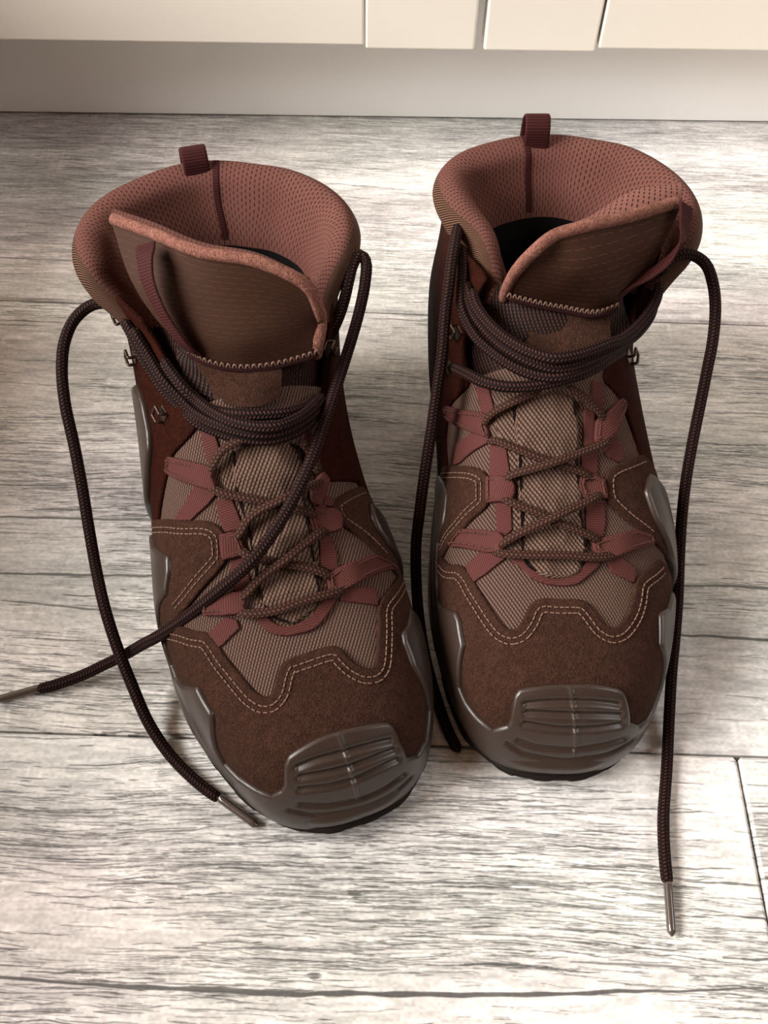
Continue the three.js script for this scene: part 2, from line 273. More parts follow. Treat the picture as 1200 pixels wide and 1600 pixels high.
// metres along the surface, so that weaves keep their size: [arc from the top line, arc from the toe]
const ARC = (() => {
  const NS = 90, NP = 120, u = [], v = [], p = V(0, 0, 0), q = V(0, 0, 0);
  for (let i = 0; i <= NS; i++) { const row = new Float32Array(2 * NP + 1); for (const d of [1, -1]) { let L = 0; upperPoint(i / NS, 0, q); for (let j = 1; j <= NP; j++) { upperPoint(i / NS, d * j / NP * Math.PI, p); L += p.distanceTo(q); q.copy(p); row[NP + d * j] = d * L; } } u.push(row); }
  let L = 0; upperPoint(0, 0, q); v.push(0); for (let i = 1; i <= NS; i++) { upperPoint(i / NS, 0, p); L += p.distanceTo(q); q.copy(p); v.push(L); }
  return (s, phi) => { const f = clamp(s) * NS, i = Math.min(Math.floor(f), NS - 1), t = f - i, g = clamp((phi / Math.PI + 1) / 2) * 2 * NP, j = Math.min(Math.floor(g), 2 * NP - 1), w = g - j; const at = (k) => u[k][j] * (1 - w) + u[k][j + 1] * w; return [at(i) * (1 - t) + at(i + 1) * t, v[i] * (1 - t) + v[i + 1] * t]; };
})();
function geo(pos, uv, idx, nor) { const g = new THREE.BufferGeometry(); g.setAttribute('position', new THREE.Float32BufferAttribute(pos, 3)); g.setAttribute('uv', new THREE.Float32BufferAttribute(uv, 2)); g.setIndex(idx); if (nor) g.setAttribute('normal', new THREE.Float32BufferAttribute(nor, 3)); else g.computeVertexNormals(); return g; }
function grid(nu, nv, f, keep) {                    // f(i/nu, j/nv, point) returns uv
  const pos = [], uv = [], idx = [], p = V(0, 0, 0);
  for (let i = 0; i <= nu; i++) for (let j = 0; j <= nv; j++) { const t = f(i / nu, j / nv, p); pos.push(p.x, p.y, p.z); uv.push(t[0], t[1]); }
  for (let i = 0; i < nu; i++) for (let j = 0; j < nv; j++) { if (keep && !keep((i + .5) / nu, (j + .5) / nv)) continue; const a = i * (nv + 1) + j, b = a + 1, c = a + nv + 1, d = c + 1; idx.push(a, b, c, b, d, c); }
  return geo(pos, uv, idx);
}
const K = .42, KP = .052;                           // rough metres per unit of s and phi, for triangulating
function denser(poly, closed, step) {               // polyline in [s, phi] with points no further than step apart (metres)
  const out = [], n = poly.length;
  for (let i = 0; i < (closed ? n : n - 1); i++) { const a = poly[i], b = poly[(i + 1) % n], m = Math.max(1, Math.ceil(Math.hypot((a[0] - b[0]) * K, (a[1] - b[1]) * KP) / step)); for (let k = 0; k < m; k++) out.push([lerp(a[0], b[0], k / m), lerp(a[1], b[1], k / m)]); }
  if (!closed) out.push(poly[n - 1]); return out;
}
function rounded(poly, closed, times = 2) {          // Chaikin corner cutting
  for (let r = 0; r < times; r++) { const out = [], n = poly.length; if (!closed) out.push(poly[0]); for (let i = 0; i < (closed ? n : n - 1); i++) { const a = poly[i], b = poly[(i + 1) % n]; out.push([lerp(a[0], b[0], .22), lerp(a[1], b[1], .22)], [lerp(a[0], b[0], .78), lerp(a[1], b[1], .78)]); } if (!closed) out.push(poly[n - 1]); poly = out; }
  return poly;
}
const unmil = (a) => a.map(([s, p]) => [s / 1000, p / 1000]);
// a piece lying on the upper: outline in [s, phi], thickness t, extra height bulge(s, phi), eased edge of width bev that goes down to the base
function patch(outline, { t, bulge, step = .003, fine, bev = .0008, sink = .0008, turn = 0, uvScale = 1 }) {
  let contour = denser(outline, true, step * .8);
  const xy = contour.map(([s, p]) => new THREE.Vector2(p * KP, s * K)); if (THREE.ShapeUtils.isClockWise(xy)) { xy.reverse(); contour.reverse(); }
  let tris = THREE.ShapeUtils.triangulateShape(xy, []); const pts = contour.map((q) => [...q]);
  const base = pts.length, len = (a, b) => Math.hypot((pts[a][0] - pts[b][0]) * K, (pts[a][1] - pts[b][1]) * KP);
  for (let pass = 0; pass < 11; pass++) {
    const mid = new Map(), out = []; let any = false;
    const M_ = (a, b) => { if (len(a, b) <= (fine ? fine((pts[a][0] + pts[b][0]) / 2, (pts[a][1] + pts[b][1]) / 2) : step)) return -1; const adj = a < base && b < base && (Math.abs(a - b) === 1 || Math.abs(a - b) === base - 1); if (adj) return -1; const k = a < b ? a * 1e6 + b : b * 1e6 + a; if (!mid.has(k)) { mid.set(k, pts.length); pts.push([(pts[a][0] + pts[b][0]) / 2, (pts[a][1] + pts[b][1]) / 2]); } any = true; return mid.get(k); };
    for (let [a, b, c] of tris) {
      let x = M_(a, b), y = M_(b, c), z = M_(c, a); const n = (x >= 0) + (y >= 0) + (z >= 0);
      if (n === 0) { out.push([a, b, c]); continue; }
      if (n === 3) { out.push([a, x, z], [x, b, y], [z, y, c], [x, y, z]); continue; }
      while (!(x >= 0 && z < 0)) { [a, b, c] = [b, c, a]; [x, y, z] = [y, z, x]; }  // x split, z whole; y either
      if (n === 1) out.push([a, x, c], [x, b, c]); else out.push([x, b, y], [a, x, y], [a, y, c]);
    }
    tris = out; if (!any) break;
  }
  const N = V(0, 0, 0), N2 = V(0, 0, 0), P = V(0, 0, 0), at = (s, p, o) => { s = clamp(s, .0005, .9995); upperPoint(s, p, o); upperNormal(s, p, N2); return o.addScaledVector(N2, t + (bulge ? bulge(s, p) : 0)); };
  const pos = [], nor = [], uv = [], ct = Math.cos(turn), st = Math.sin(turn), A = V(0, 0, 0), B = V(0, 0, 0), Cc = V(0, 0, 0), D = V(0, 0, 0);
  for (const [s, p] of pts) {
    at(s, p, P); pos.push(P.x, P.y, P.z);
    if (bulge) { at(s + .0012, p, A); at(s - .0012, p, B); at(s, p + .010, Cc); at(s, p - .010, D); N.copy(Cc.sub(D)).cross(A.sub(B)).normalize(); } else upperNormal(clamp(s, .001, .999), p, N);
    nor.push(N.x, N.y, N.z); const w = ARC(s, p); uv.push((w[0] * ct - w[1] * st) * uvScale, (w[0] * st + w[1] * ct) * uvScale);
  }
  const idx = []; for (const f of tris) idx.push(...f);
  // rim: out and down
  const e = [], T = V(0, 0, 0), O = V(0, 0, 0), Q = V(0, 0, 0), rp = [], ru = [], ri = [];
  for (let i = 0; i < base; i++) {
    const [s, p] = contour[i], q0 = (i + base - 1) % base, q1 = (i + 1) % base; at(...contour[q1], A); at(...contour[q0], B); T.copy(A).sub(B).normalize(); upperNormal(clamp(s, .001, .999), p, N); O.copy(T).cross(N).normalize();
    const h = t + (bulge ? bulge(s, p) : 0); upperPoint(clamp(s, .0005, .9995), p, Q);
    const ring = [[0, h], [bev * .55, h - bev * .15], [bev * .9, h - bev * .6], [bev, Math.max(h - bev * 1.3, 0)], [bev * .8, -sink]];
    for (const [o, y] of ring) { P.copy(Q).addScaledVector(O, o).addScaledVector(N, y); rp.push(P.x, P.y, P.z); const w = ARC(s, p); ru.push(w[0] + o * 2, w[1] + y); }
    for (let k = 0; k < 4; k++) { const a = i * 5 + k, b = a + 1, c = q1 * 5 + k, d = c + 1; ri.push(a, b, c, b, d, c); }
  }
  const top = geo(pos, uv, idx, nor), rim = geo(rp, ru, ri); return mergeGeometries([top, rim]);
}
// stitches along a [s, phi] line, shifted inward (to the left of the line's run when side = 1), standing at height h
const stitchShape = new THREE.CapsuleGeometry(.00033, .0013, 2, 6).rotateX(Math.PI / 2).toNonIndexed();
function stitches(line, shift, side, h, pitch = .0024, skip) {
  const pl = denser(line, false, .0006), pts = [], N = V(0, 0, 0), T = V(0, 0, 0), O = V(0, 0, 0), A = V(0, 0, 0), B = V(0, 0, 0);
  for (let i = 0; i < pl.length; i++) { const a = pl[Math.max(i - 3, 0)], b = pl[Math.min(i + 3, pl.length - 1)]; upperPoint(...a, A); upperPoint(...b, B); T.copy(B).sub(A).normalize(); upperNormal(...pl[i], N); O.copy(N).cross(T).normalize(); upperPoint(...pl[i], A); pts.push([A.clone().addScaledVector(O, shift * side).addScaledVector(N, h), N.clone()]); }
  const out = []; let run = 0, next = pitch * .5; const m = new THREE.Matrix4();
  for (let i = 1; i < pts.length; i++) { run += pts[i][0].distanceTo(pts[i - 1][0]); if (run >= next) { next += pitch; const z = pts[i][0].clone().sub(pts[Math.max(0, i - 2)][0]).normalize(), y = pts[i][1], x = V(0, 0, 0).crossVectors(y, z).normalize(); m.makeBasis(x, V(0, 0, 0).crossVectors(z, x), z).setPosition(pts[i][0]); out.push(stitchShape.clone().applyMatrix4(m)); } }
  return out;
}
function cord(points, r, { seg, flat = 1, twist = 0, r1 = r, uvK = 1, uvV = 1 } = {}) {   // braided lace: a tube with rounded ends
  const c = new THREE.CatmullRomCurve3(points, false, 'centripetal'), L = c.getLength(), n = seg ?? Math.max(8, Math.round(L / .0022)), R = 14, fr_ = c.computeFrenetFrames(n, false), pos = [], uv = [], idx = [], P = V(0, 0, 0), up = V(0, 1, 0), X = V(0, 0, 0), Y = V(0, 0, 0);
  for (let i = 0; i <= n; i++) {
    c.getPointAt(i / n, P); const T = fr_.tangents[i]; X.crossVectors(up, T); if (X.length() < .15) X.copy(fr_.normals[i]); X.normalize(); Y.crossVectors(T, X);
    const e = Math.min(i, n - i) * L / n, rr = lerp(r, r1, i / n) * Math.min(1, Math.sqrt(clamp(e / r)) * .8 + .2);
    for (let j = 0; j <= R; j++) { const a = j / R * Math.PI * 2, cx = Math.cos(a) * rr, sy = Math.sin(a) * rr * flat; pos.push(P.x + X.x * cx + Y.x * sy, P.y + X.y * cx + Y.y * sy, P.z + X.z * cx + Y.z * sy); uv.push(i / n * L * uvK, j / R * uvV); }
  }
  for (let i = 0; i < n; i++) for (let j = 0; j < R; j++) { const a = i * (R + 1) + j, b = a + 1, d = a + R + 1, e = d + 1; idx.push(a, d, b, b, d, e); }
  for (const [i, s] of [[0, 1], [n, -1]]) { const o = pos.length / 3; c.getPointAt(i / n, P); pos.push(P.x, P.y, P.z); uv.push(0, 0); for (let j = 0; j < R; j++) { const a = i * (R + 1) + j; if (s > 0) idx.push(o, a, a + 1); else idx.push(o, a + 1, a); } }
  return geo(pos, uv, idx);
}
// strap following points; width direction given per point; cross-section a flat rounded band
function strap(points, wide, w, th, n = 40) {
  const c = new THREE.CatmullRomCurve3(points, false, 'centripetal'), cw = new THREE.CatmullRomCurve3(wide, false, 'centripetal'), L = c.getLength(), sec = [[-1, 0], [-.94, .8], [-.8, 1], [0, 1], [.8, 1], [.94, .8], [1, 0], [.94, -.8], [.8, -1], [0, -1], [-.8, -1], [-.94, -.8], [-1, 0]];
  return grid(n, sec.length - 1, (a, b, p) => { const k = Math.round(b * (sec.length - 1)), T = c.getTangentAt(a), X = cw.getPoint(a).normalize(); X.addScaledVector(T, -X.dot(T)).normalize(); const N = V(0, 0, 0).crossVectors(T, X); p.copy(c.getPointAt(a)).addScaledVector(X, sec[k][0] * w / 2).addScaledVector(N, sec[k][1] * th / 2); return [sec[k][0] * w / 2 + (sec[k][1] < 0 ? w : 0), a * L]; });
}
function loftRows(rows, nu, nv, uvS = 1) {           // smooth surface through rows of points (all of one length)
  const cs = rows.map((r) => new THREE.CatmullRomCurve3(r, false, 'centripetal')), L1 = cs[0].getLength(), L2 = rows[0][0].distanceTo(rows[rows.length - 1][0]);
  return grid(nu, nv, (a, b, p) => { const col = new THREE.CatmullRomCurve3(cs.map((c) => c.getPoint(b)), false, 'centripetal'); p.copy(col.getPoint(a)); return [b * L1 * uvS, a * L2 * uvS]; });
}
// ================= where things lie on each boot: [s, phi] * 1000 on the base form, or points in mm =================
const MAP = {
 R: {
  collarStitch: [[991,-1773],[946,-2295],[926,-2545],[908,-2721],[894,-2815]],
  toeEdge: [[505,-1381],[470,-1179],[451,-951],[429,-835],[404,-764],[379,-680],[356,-612],[331,-530],[321,-452],[322,-374],[336,-291],[353,-245],[362,-192],[365,-126],[362,-40],[362,55],[359,105],[352,141],[339,190],[325,246],[318,333],[324,410],[338,476],[354,529],[375,567],[396,578],[407,607],[418,671],[435,801],[453,916]],
  panelL: [[631,-1399],[601,-1016],[583,-773],[570,-654],[559,-611],[529,-601],[523,-650],[518,-775],[509,-960],[508,-1154],[505,-1289],[507,-1381]],
  panelR: [[599,811],[583,629],[568,446],[559,367],[547,334],[525,332],[515,360],[504,436],[494,534],[488,649],[483,768],[479,920]],
  quarterL: [[625,-1310],[660,-1352],[678,-1271],[690,-1237],[695,-1157],[697,-988],[701,-834],[726,-878],[756,-893],[785,-842],[816,-764],[867,-746],[938,-817]],
  quarterR: [[603,800],[624,749],[644,684],[663,635],[676,528],[685,421],[711,475],[750,658],[797,992],[832,1100]],
  loops: [[[693,-1216],[668,-929],[650,-692],[641,-617],[632,-655],[615,-616],[636,-825],[677,-1208]],[[562,-606],[552,-383],[541,-344],[531,-343],[523,-366],[523,-408],[530,-594]],[[507,-919],[489,-677],[475,-482],[465,-433],[455,-479],[447,-461],[455,-623],[498,-1099]],[[663,599],[657,627],[647,597],[614,460],[602,384],[595,275],[621,303],[630,368]],[[547,136],[550,232],[546,301],[523,310],[521,237],[522,144],[536,123]],[[451,193],[458,264],[465,375],[481,558],[483,749],[473,785],[453,550],[436,368],[435,258],[440,204]]],
  straps: [[[632,-825],[634,-1069],[613,-1119],[608,-1008],[609,-805],[609,-600],[619,-662]],[[456,-667],[442,-463],[436,-439],[422,-635],[417,-781],[446,-873]],[[611,456],[602,487],[592,567],[576,482],[580,375],[591,362]],[[432,332],[433,415],[422,561],[401,547],[407,411],[413,328],[424,308]]],
  stays: [[[691,-757],[682,-623],[650,-573],[644,-617],[654,-707]],[[605,-599],[595,-445],[560,-392],[555,-415],[564,-592]],[[524,-511],[519,-371],[478,-364],[469,-445],[483,-495]],[[679,305],[680,383],[641,375],[633,345],[638,265]],[[637,214],[633,291],[592,261],[589,187]],[[581,172],[586,278],[552,264],[547,201],[553,148]],[[509,166],[513,205],[515,295],[486,294],[464,266],[459,195],[466,151]]],
  binding: [[431,-368],[419,-280],[400,-201],[391,-107],[387,-14],[389,62],[402,132],[421,233],[430,196],[418,128],[401,57],[396,-12],[398,-86],[407,-168],[422,-235],[438,-319]],
  tongue: [[657,-530],[667,-383],[668,-88],[661,178],[628,206],[585,165],[549,137],[518,151],[470,153],[436,169],[413,109],[400,35],[396,-30],[401,-131],[416,-216],[438,-319],[471,-359],[515,-359],[556,-397],[594,-457],[633,-574]],
  center: [[646,-348],[655,-202],[656,9],[648,128],[585,117],[545,117],[499,114],[451,129],[411,88],[399,0],[402,-112],[424,-245],[483,-266],[548,-281],[597,-307]],
  rand: [[626,-1493],[604,-1325],[578,-1187],[558,-1193],[545,-1228],[534,-1387],[510,-1478],[472,-1469],[447,-1524],[413,-1363],[380,-1068],[367,-1041],[328,-1052],[311,-1164],[277,-1356],[247,-1350],[207,-1256],[166,-1105],[162,-794],[174,-686],[219,-529],[225,-478],[226,-227],[226,-3],[226,162],[223,477],[219,544],[210,598],[166,849],[171,1154],[197,1350],[273,1481],[305,1436],[323,1038],[367,941],[384,1095],[420,1205]],
  frameR: [[572,814],[546,725],[527,775],[515,823],[498,954],[476,1125]],
  grooves: [[[204,-449],[203,-212],[202,-4],[201,257],[201,524]],[[187,-470],[180,-231],[176,-1],[176,292],[181,616]],[[165,-542],[147,-220],[144,20],[147,359],[164,702]],[[131,-773],[104,-508],[90,83],[112,669],[139,991]],[[132,-990],[93,-872],[63,-360],[56,197],[87,974],[148,1269]]],
  hooks: [[738,-1085],[738,818],[782,-926]],
  seam: [[226,-3],[192,11],[132,61],[77,155],[13,1617]],
  laces: [[[-29.5,87,167.5],[-25.5,90,170],[-21.5,91.5,173.5],[-11.5,92,179.5],[-2.5,91,183],[5.5,89,185],[12,87,186.5],[16,83.5,188]],[[24,91,169.5],[20.5,93,174.5],[9,94,180.5],[-3,93.5,185],[-13,90,186],[-20.5,86,186],[-23.5,81,186]],[[-24.5,78.5,191.5],[-21.5,80.5,196],[-15,81,200],[-8,81,203.5],[-2.5,80,206.5],[7,78,210],[14,75.5,212],[18,72.5,213]],[[19,81,192],[15,83,196.5],[5,83.5,202],[-4,83,206.5],[-14,79.5,209.5],[-22.5,74.5,211.5],[-27.5,69,212.5]],[[-29,68,213],[-25,71.5,217],[-13.5,74,219.5],[0.5,75,220.5],[12,74,221],[19.5,72,219.5],[24.5,69.5,216.5]],[[-31,88,159.5],[-27.5,95.5,159],[-20.5,102,159],[-13.5,106,158],[-6.5,109.5,157]],[[22.5,94.5,165],[20,99,163],[15.5,103,160.5],[10,107,158],[4,110,156.5]]],
  wraps: [[[-44.5,98,133],[-41.5,102,138.5],[-37.5,106,145.5],[-32,110,153.5],[-23.5,113,159],[-15.5,114,160],[-7,115,159.5],[2.5,116,157.5],[10.5,116,154.5],[19.5,115,148],[27,111,139.5],[34,106,131.5]],[[-38,128,86],[-38,124,97],[-39,120,107.5],[-39,117,116],[-36.5,115,124],[-33.5,115,132],[-28.5,115,139.5],[-22.5,116,147.5],[-15.5,117,154],[-8,118,158],[-1,119,159],[7,119,156],[15,119,151.5],[24,116,142.5],[32,110,132]],[[-37,121,102],[-35.5,120,113],[-34,120,122],[-30.5,121,132],[-25,121,141],[-18.5,122,149],[-11.5,122,154],[-4,122,157],[3.5,122,156],[12.5,122,152],[20.5,121,147],[29.5,118,139],[38.5,116,129.5],[45,116,120.5],[48.5,118,112.5]],[[-35,125,111.5],[-34,124,120.5],[-31,124,129],[-26,125,139],[-20,126,147],[-13,127,153],[-5.5,128,157],[2,128,156],[11,127,152],[19.5,126,147],[28,123,141],[36.5,121,131.5],[42.5,121,124],[47.5,122,115.5],[50.5,124,106]]],
  hang: [[-39,130,74],[-41.5,131,87],[-43.5,128,97.5],[-45,124,107.5],[-47,116,119.5],[-48.5,106,133.5],[-50.5,96,143.5],[-53,82,156],[-56,66,169.5],[-58,50,179.5],[-59.5,37,189],[-59.5,26,200],[-58.5,15,213],[-56,7,231],[-51,3,253.5],[-46,3,271],[-42.5,3,278.5]],
  hangTip: null,
  free: [[51,124,102.5],[53.5,128,99.5],[57,131,98],[61,132,97],[66.5,131,97],[72,128,99.5],[75,123,106.5],[76.5,116,114],[75.5,107,125.5],[73.5,97,135.5],[71.5,86,145.5],[68.5,74,158.5],[66,62,171.5],[64.5,50,185],[63.5,39,199],[62.5,29,214],[60.5,20,229.5],[57.5,13,245.5],[54,7,265],[49.5,3,287.5],[43.5,3,310.5],[41,3,326.5],[40,3,338]],
  freeTip: [[40.5,3,335],[38,2.5,357.5]],
  rim: [[-27,116,111],[-25,122,106],[-25,128,99.5],[-27,133,92],[-30.5,136,80.5],[-37.5,138,67.5],[-41.5,139,54.5],[-41,139,43],[-33.5,139,32],[-18.5,139,23.5],[0,139,18],[16,139,18],[30.5,140,23],[45,141,30],[57,142,43.5],[65,142,58.5],[67.5,141,73],[65,138,87],[60.5,133,95],[55.5,126,99],[48.5,118,104.5]],
  tongue_rows: [[[-20.5,128,117.5],[-10,127,120.5],[4,126,123.5],[17.5,126,126.5],[28,127,123]],[[-20,138,121.5],[-9,139,122.5],[4.5,139,124.5],[21,139,125],[38.5,140,118]],[[-18,150,126.5],[-8.5,151,124.5],[4.5,152,126.5],[21,152,122.5],[45,152,111.5]],[[-13.5,160,129],[-6.5,163,124.5],[4,165,122],[26.5,164,113.5],[52.5,160,98]]],
  tongueBack: [[-13,158,125.5],[-3,158,115],[14.5,150,96.5],[37,152,79],[56,156,79]],
  patch: [[[-9,123,121],[1.5,123,123.5],[12.5,123,125.5],[24.5,123,123.5]],[[-10,118,128],[1,118,131],[13,118,133],[25.5,118,129]],[[-12.5,114,139],[-1,115,144.5],[12.5,115,145],[25.5,114,139]]],
  loop: [[53,162,101.5],[52,159,108],[50,155,115.5],[46.5,149,119],[40.5,143,121],[32.5,136,121],[26,129,120.5]],
  pull: [[3,145,9],[1,145,21]],
 },
 L: {
  toeEdge: [[532,1481],[499,1222],[474,1026],[454,889],[438,738],[420,692],[397,664],[373,614],[349,568],[329,525],[315,468],[310,400],[317,319],[338,247],[352,187],[354,109],[355,29],[357,-31],[357,-107],[351,-157],[338,-193],[325,-244],[314,-328],[313,-418],[322,-476],[350,-526],[380,-579],[404,-615],[421,-683],[439,-827],[471,-1073],[500,-1324]],
  panelL: [[650,1436],[617,1002],[592,729],[578,520],[568,435],[554,383],[535,393],[522,408],[513,501],[504,644],[495,822],[494,972],[502,1194]],
  panelR: [[603,-1001],[580,-672],[568,-511],[561,-463],[549,-458],[539,-486],[532,-554],[522,-679],[509,-817],[497,-942],[487,-1113]],
  quarterL: [[630,1146],[651,996],[667,894],[683,807],[691,598],[701,476],[729,516],[773,609],[814,698],[850,780],[882,849],[933,922],[983,997]],
  quarterR: [[611,-966],[601,-716],[595,-508],[604,-448],[638,-512],[675,-607],[716,-705],[757,-812],[793,-897],[822,-973]],
  loops: [[[680,811],[662,631],[644,463],[635,378],[626,405],[608,384],[625,535],[646,713],[665,853]],[[553,394],[550,285],[539,267],[520,249],[524,406]],[[482,659],[476,487],[468,332],[462,310],[450,353],[441,357],[452,530],[466,696]],[[601,-439],[593,-473],[576,-400],[562,-313],[569,-269],[586,-310]],[[548,-214],[554,-283],[555,-422],[549,-485],[529,-437],[524,-258],[527,-208]],[[460,-215],[468,-305],[477,-484],[494,-735],[492,-924],[489,-1048],[463,-658],[444,-394],[436,-252],[442,-203]]],
  straps: [[[627,560],[605,387],[597,488],[591,654],[605,838],[612,691]],[[445,518],[435,440],[424,439],[414,618],[414,694],[436,724]],[[573,-418],[568,-496],[561,-449],[563,-366]],[[435,-285],[440,-413],[439,-633],[414,-612],[418,-423],[424,-267]]],
  stays: [[[689,438],[678,330],[659,317],[644,356],[645,413],[667,436]],[[596,396],[591,284],[561,244],[554,271],[558,368],[578,397]],[[517,362],[516,263],[474,263],[468,311],[478,392]],[[658,-380],[653,-470],[611,-409],[600,-332],[622,-316]],[[573,-292],[573,-391],[558,-379],[556,-277]],[[514,-238],[522,-334],[495,-342],[472,-312],[469,-261],[478,-190]]],
  binding: [[428,288],[404,225],[392,130],[390,52],[389,-2],[395,-61],[407,-129],[427,-227],[433,-173],[420,-99],[409,-45],[403,-1],[399,57],[403,134],[414,191],[430,226]],
  tongue: [[645,311],[656,183],[653,-4],[647,-284],[622,-328],[582,-265],[546,-221],[521,-219],[478,-190],[444,-190],[420,-99],[405,-20],[400,56],[405,132],[419,203],[442,258],[474,263],[515,254],[551,254],[592,303],[627,342]],
  center: [[649,201],[649,39],[644,-183],[633,-272],[579,-211],[539,-174],[484,-138],[437,-112],[414,-9],[406,68],[420,156],[448,203],[495,202],[547,192],[596,229]],
  rand: [[632,1436],[601,1241],[567,949],[554,969],[536,1068],[540,1253],[532,1503],[505,1548],[482,1616],[455,1593],[407,1337],[383,1106],[365,1104],[341,1088],[332,1140],[320,1279],[307,1409],[282,1493],[240,1385],[194,1208],[165,1073],[161,830],[169,696],[205,531],[215,458],[225,113],[227,-35],[226,-509],[222,-562],[192,-684],[157,-902],[171,-1182],[206,-1328],[267,-1314],[295,-1157],[325,-942],[358,-859],[371,-862],[383,-959],[419,-1131]],
  frameR: [[574,-960],[558,-923],[543,-941],[529,-1049],[527,-1279]],
  frameH: [[795,1282],[781,1162],[766,1109],[728,1056],[712,1076],[684,1241],[673,1414]],
  grooves: [[[196,434],[197,163],[195,-43],[197,-271],[201,-554]],[[176,469],[167,227],[163,-21],[168,-273],[182,-623]],[[152,574],[135,219],[133,-92],[144,-380],[162,-717]],[[121,784],[88,402],[76,-169],[91,-662],[131,-1016]],[[125,1067],[66,806],[39,-329],[73,-1083],[131,-1308]]],
  hooks: [[741,812],[836,1232],[918,1360],[792,-818]],
  seam: [[230,-28],[207,-41],[182,-58],[136,-93],[81,-165],[27,-2670]],
  laces: [[[25,93,165.5],[22.5,94,170.5],[15.5,94,175],[8.5,93.5,178.5],[0.5,91.5,181.5],[-7,89,184.5],[-13,86.5,186.5],[-16,83,187.5]],[[-22,88.5,172.5],[-18,92,176],[-9,94.5,180],[-1,94.5,182.5],[8.5,92,183.5],[14.5,89,185.5],[17,86.5,187.5],[21,82,188.5]],[[19,81,192],[17,82,196.5],[11.5,81.5,200],[4,81,204],[-3.5,79.5,206.5],[-12.5,76,210.5],[-16,72.5,212]],[[-18.5,80.5,191.5],[-14,83.5,195],[-5.5,84,200],[2.5,84,204.5],[10.5,81,206.5],[16.5,78,208.5],[20.5,75.5,210.5],[25.5,71.5,211]],[[26,70,214.5],[23,72.5,218],[17,73.5,220],[8.5,74.5,221],[0,75,220],[-8.5,74.5,219.5],[-15,73,218.5],[-19.5,70.5,216]],[[24.5,95.5,161.5],[22,100,161],[17.5,104.5,158.5],[10.5,107.5,157.5],[4,109.5,157.5]],[[-20.5,90.5,171],[-20,95,169],[-18.5,100,164.5],[-15,104.5,161]]],
  wraps: [[[45,122,89],[43,120,95.5],[41,116,104.5],[37.5,111,114],[34,108,123],[29,106,132],[24.5,106,141.5],[17,106,149],[7.5,108,157],[-2.5,109,161.5],[-12.5,108,160],[-21.5,104,152.5],[-29.5,100,141.5]],[[42,122,95.5],[40.5,120,101],[37.5,116,109.5],[34,113,121],[29.5,110,129],[25,108,137],[19,110,146.5],[10.5,112,155],[1.5,113,160.5],[-8,112,161],[-17,109,156],[-26,104,146.5],[-31.5,100,137.5]],[[32.5,119,114],[30,117,121],[26.5,115,129.5],[22.5,112,134.5],[18,113,143],[11,116,153.5],[2,117,160],[-6,117,162],[-15,114,158],[-23.5,109,149.5],[-30.5,104,139.5]],[[39,88,116],[35,93,122.5],[30,97,129.5],[25,101,137.5],[18.5,103,145]],[[17.5,110,140],[12.5,114,147],[5.5,116,151.5],[-4.5,116,154],[-12.5,114,153.5],[-20,110,149],[-28,105,140.5]]],
  hang: [[43.5,120,84],[46,121,80.5],[50,121,76.5],[57.5,119,73.5],[66,115,76],[72.5,109,82.5],[76.5,101,91.5],[78.5,92,103.5],[79,80,116],[80,67,131],[81.5,54,146],[82.5,43,160.5],[82,38,178],[80.5,28,194],[78,18,208.5],[74.5,9,224.5],[68,3.5,240],[58.5,3,255.5],[50.5,3,265.5]],
  hangTip: [[52,3,263],[37.5,2.5,281]],
  free: [[-41.5,104,107],[-47.5,110,102],[-52,116,97],[-55.5,122,92],[-59.5,126,85.5],[-63.5,128,82],[-65.5,126,85],[-63,121,93],[-57.5,115,103.5],[-48.5,110,119],[-38,106,136.5],[-27.5,104,154.5],[-17.5,102,171],[-8.5,98,182.5],[4,92,194.5],[17,86,203.5],[30.5,76,206],[44,63,206],[60,45,202.5],[69.5,30,196.5],[80.5,17,192.5],[90.5,11,191.5],[100,7,191.5],[114,4,191.5],[122.5,3,191]],
  freeTip: [[119,3,190.5],[141,2.5,191]],
  rim: [[37.5,116,91.5],[41,121,85.5],[45.5,126,80],[50.5,131,73.5],[53,136,67],[54,138,57.5],[52.5,139,45.5],[47,139,33.5],[37.5,139,24.5],[23.5,139,17.5],[9.5,139,13],[-2.5,139,12],[-16,139,15],[-30,139,21.5],[-43,139,29],[-54.5,139,42.5],[-60,138,54.5],[-60.5,137,67.5],[-56,134,80],[-48.5,129,89.5],[-42.5,122,97],[-39.5,116,104.5]],
  tongue_rows: [[[21.5,122,114.5],[14,122,123],[3,122,129],[-11.5,122,131.5],[-31.5,124,131.5]],[[31,132,104.5],[18,133,115],[2,133,123.5],[-14.5,133,126.5],[-34.5,133,127.5]],[[37.5,143,91],[24.5,145,101],[5,146,112],[-14.5,146,120],[-33.5,142,128.5]],[[40.5,151,60.5],[25.5,157,82],[8,161,104.5],[-12,162,117],[-29,155,127.5]]],
  tongueBack: [[37.5,150,53],[22.5,153,70.5],[5,156,93],[-14.5,157,106.5],[-32,152,120.5]],
  patch: [[[18.5,120,126],[7.5,120,130.5],[-4,120,134],[-14.5,120,134.5]],[[16.5,117,131.5],[7.5,118,137.5],[-3,118,140.5],[-13.5,117,138.5]],[[15,113,138],[8,114,144],[-1.5,114,147],[-11.5,113,144]]],
  loop: [[28.5,159,89.5],[30,158,96],[31,153,103],[29.5,146,110],[26.5,138,115.5],[22.5,130,119.5],[19,124,119.5]],
  pull: [[-4,145,8],[-1,145,18]],
 },
};
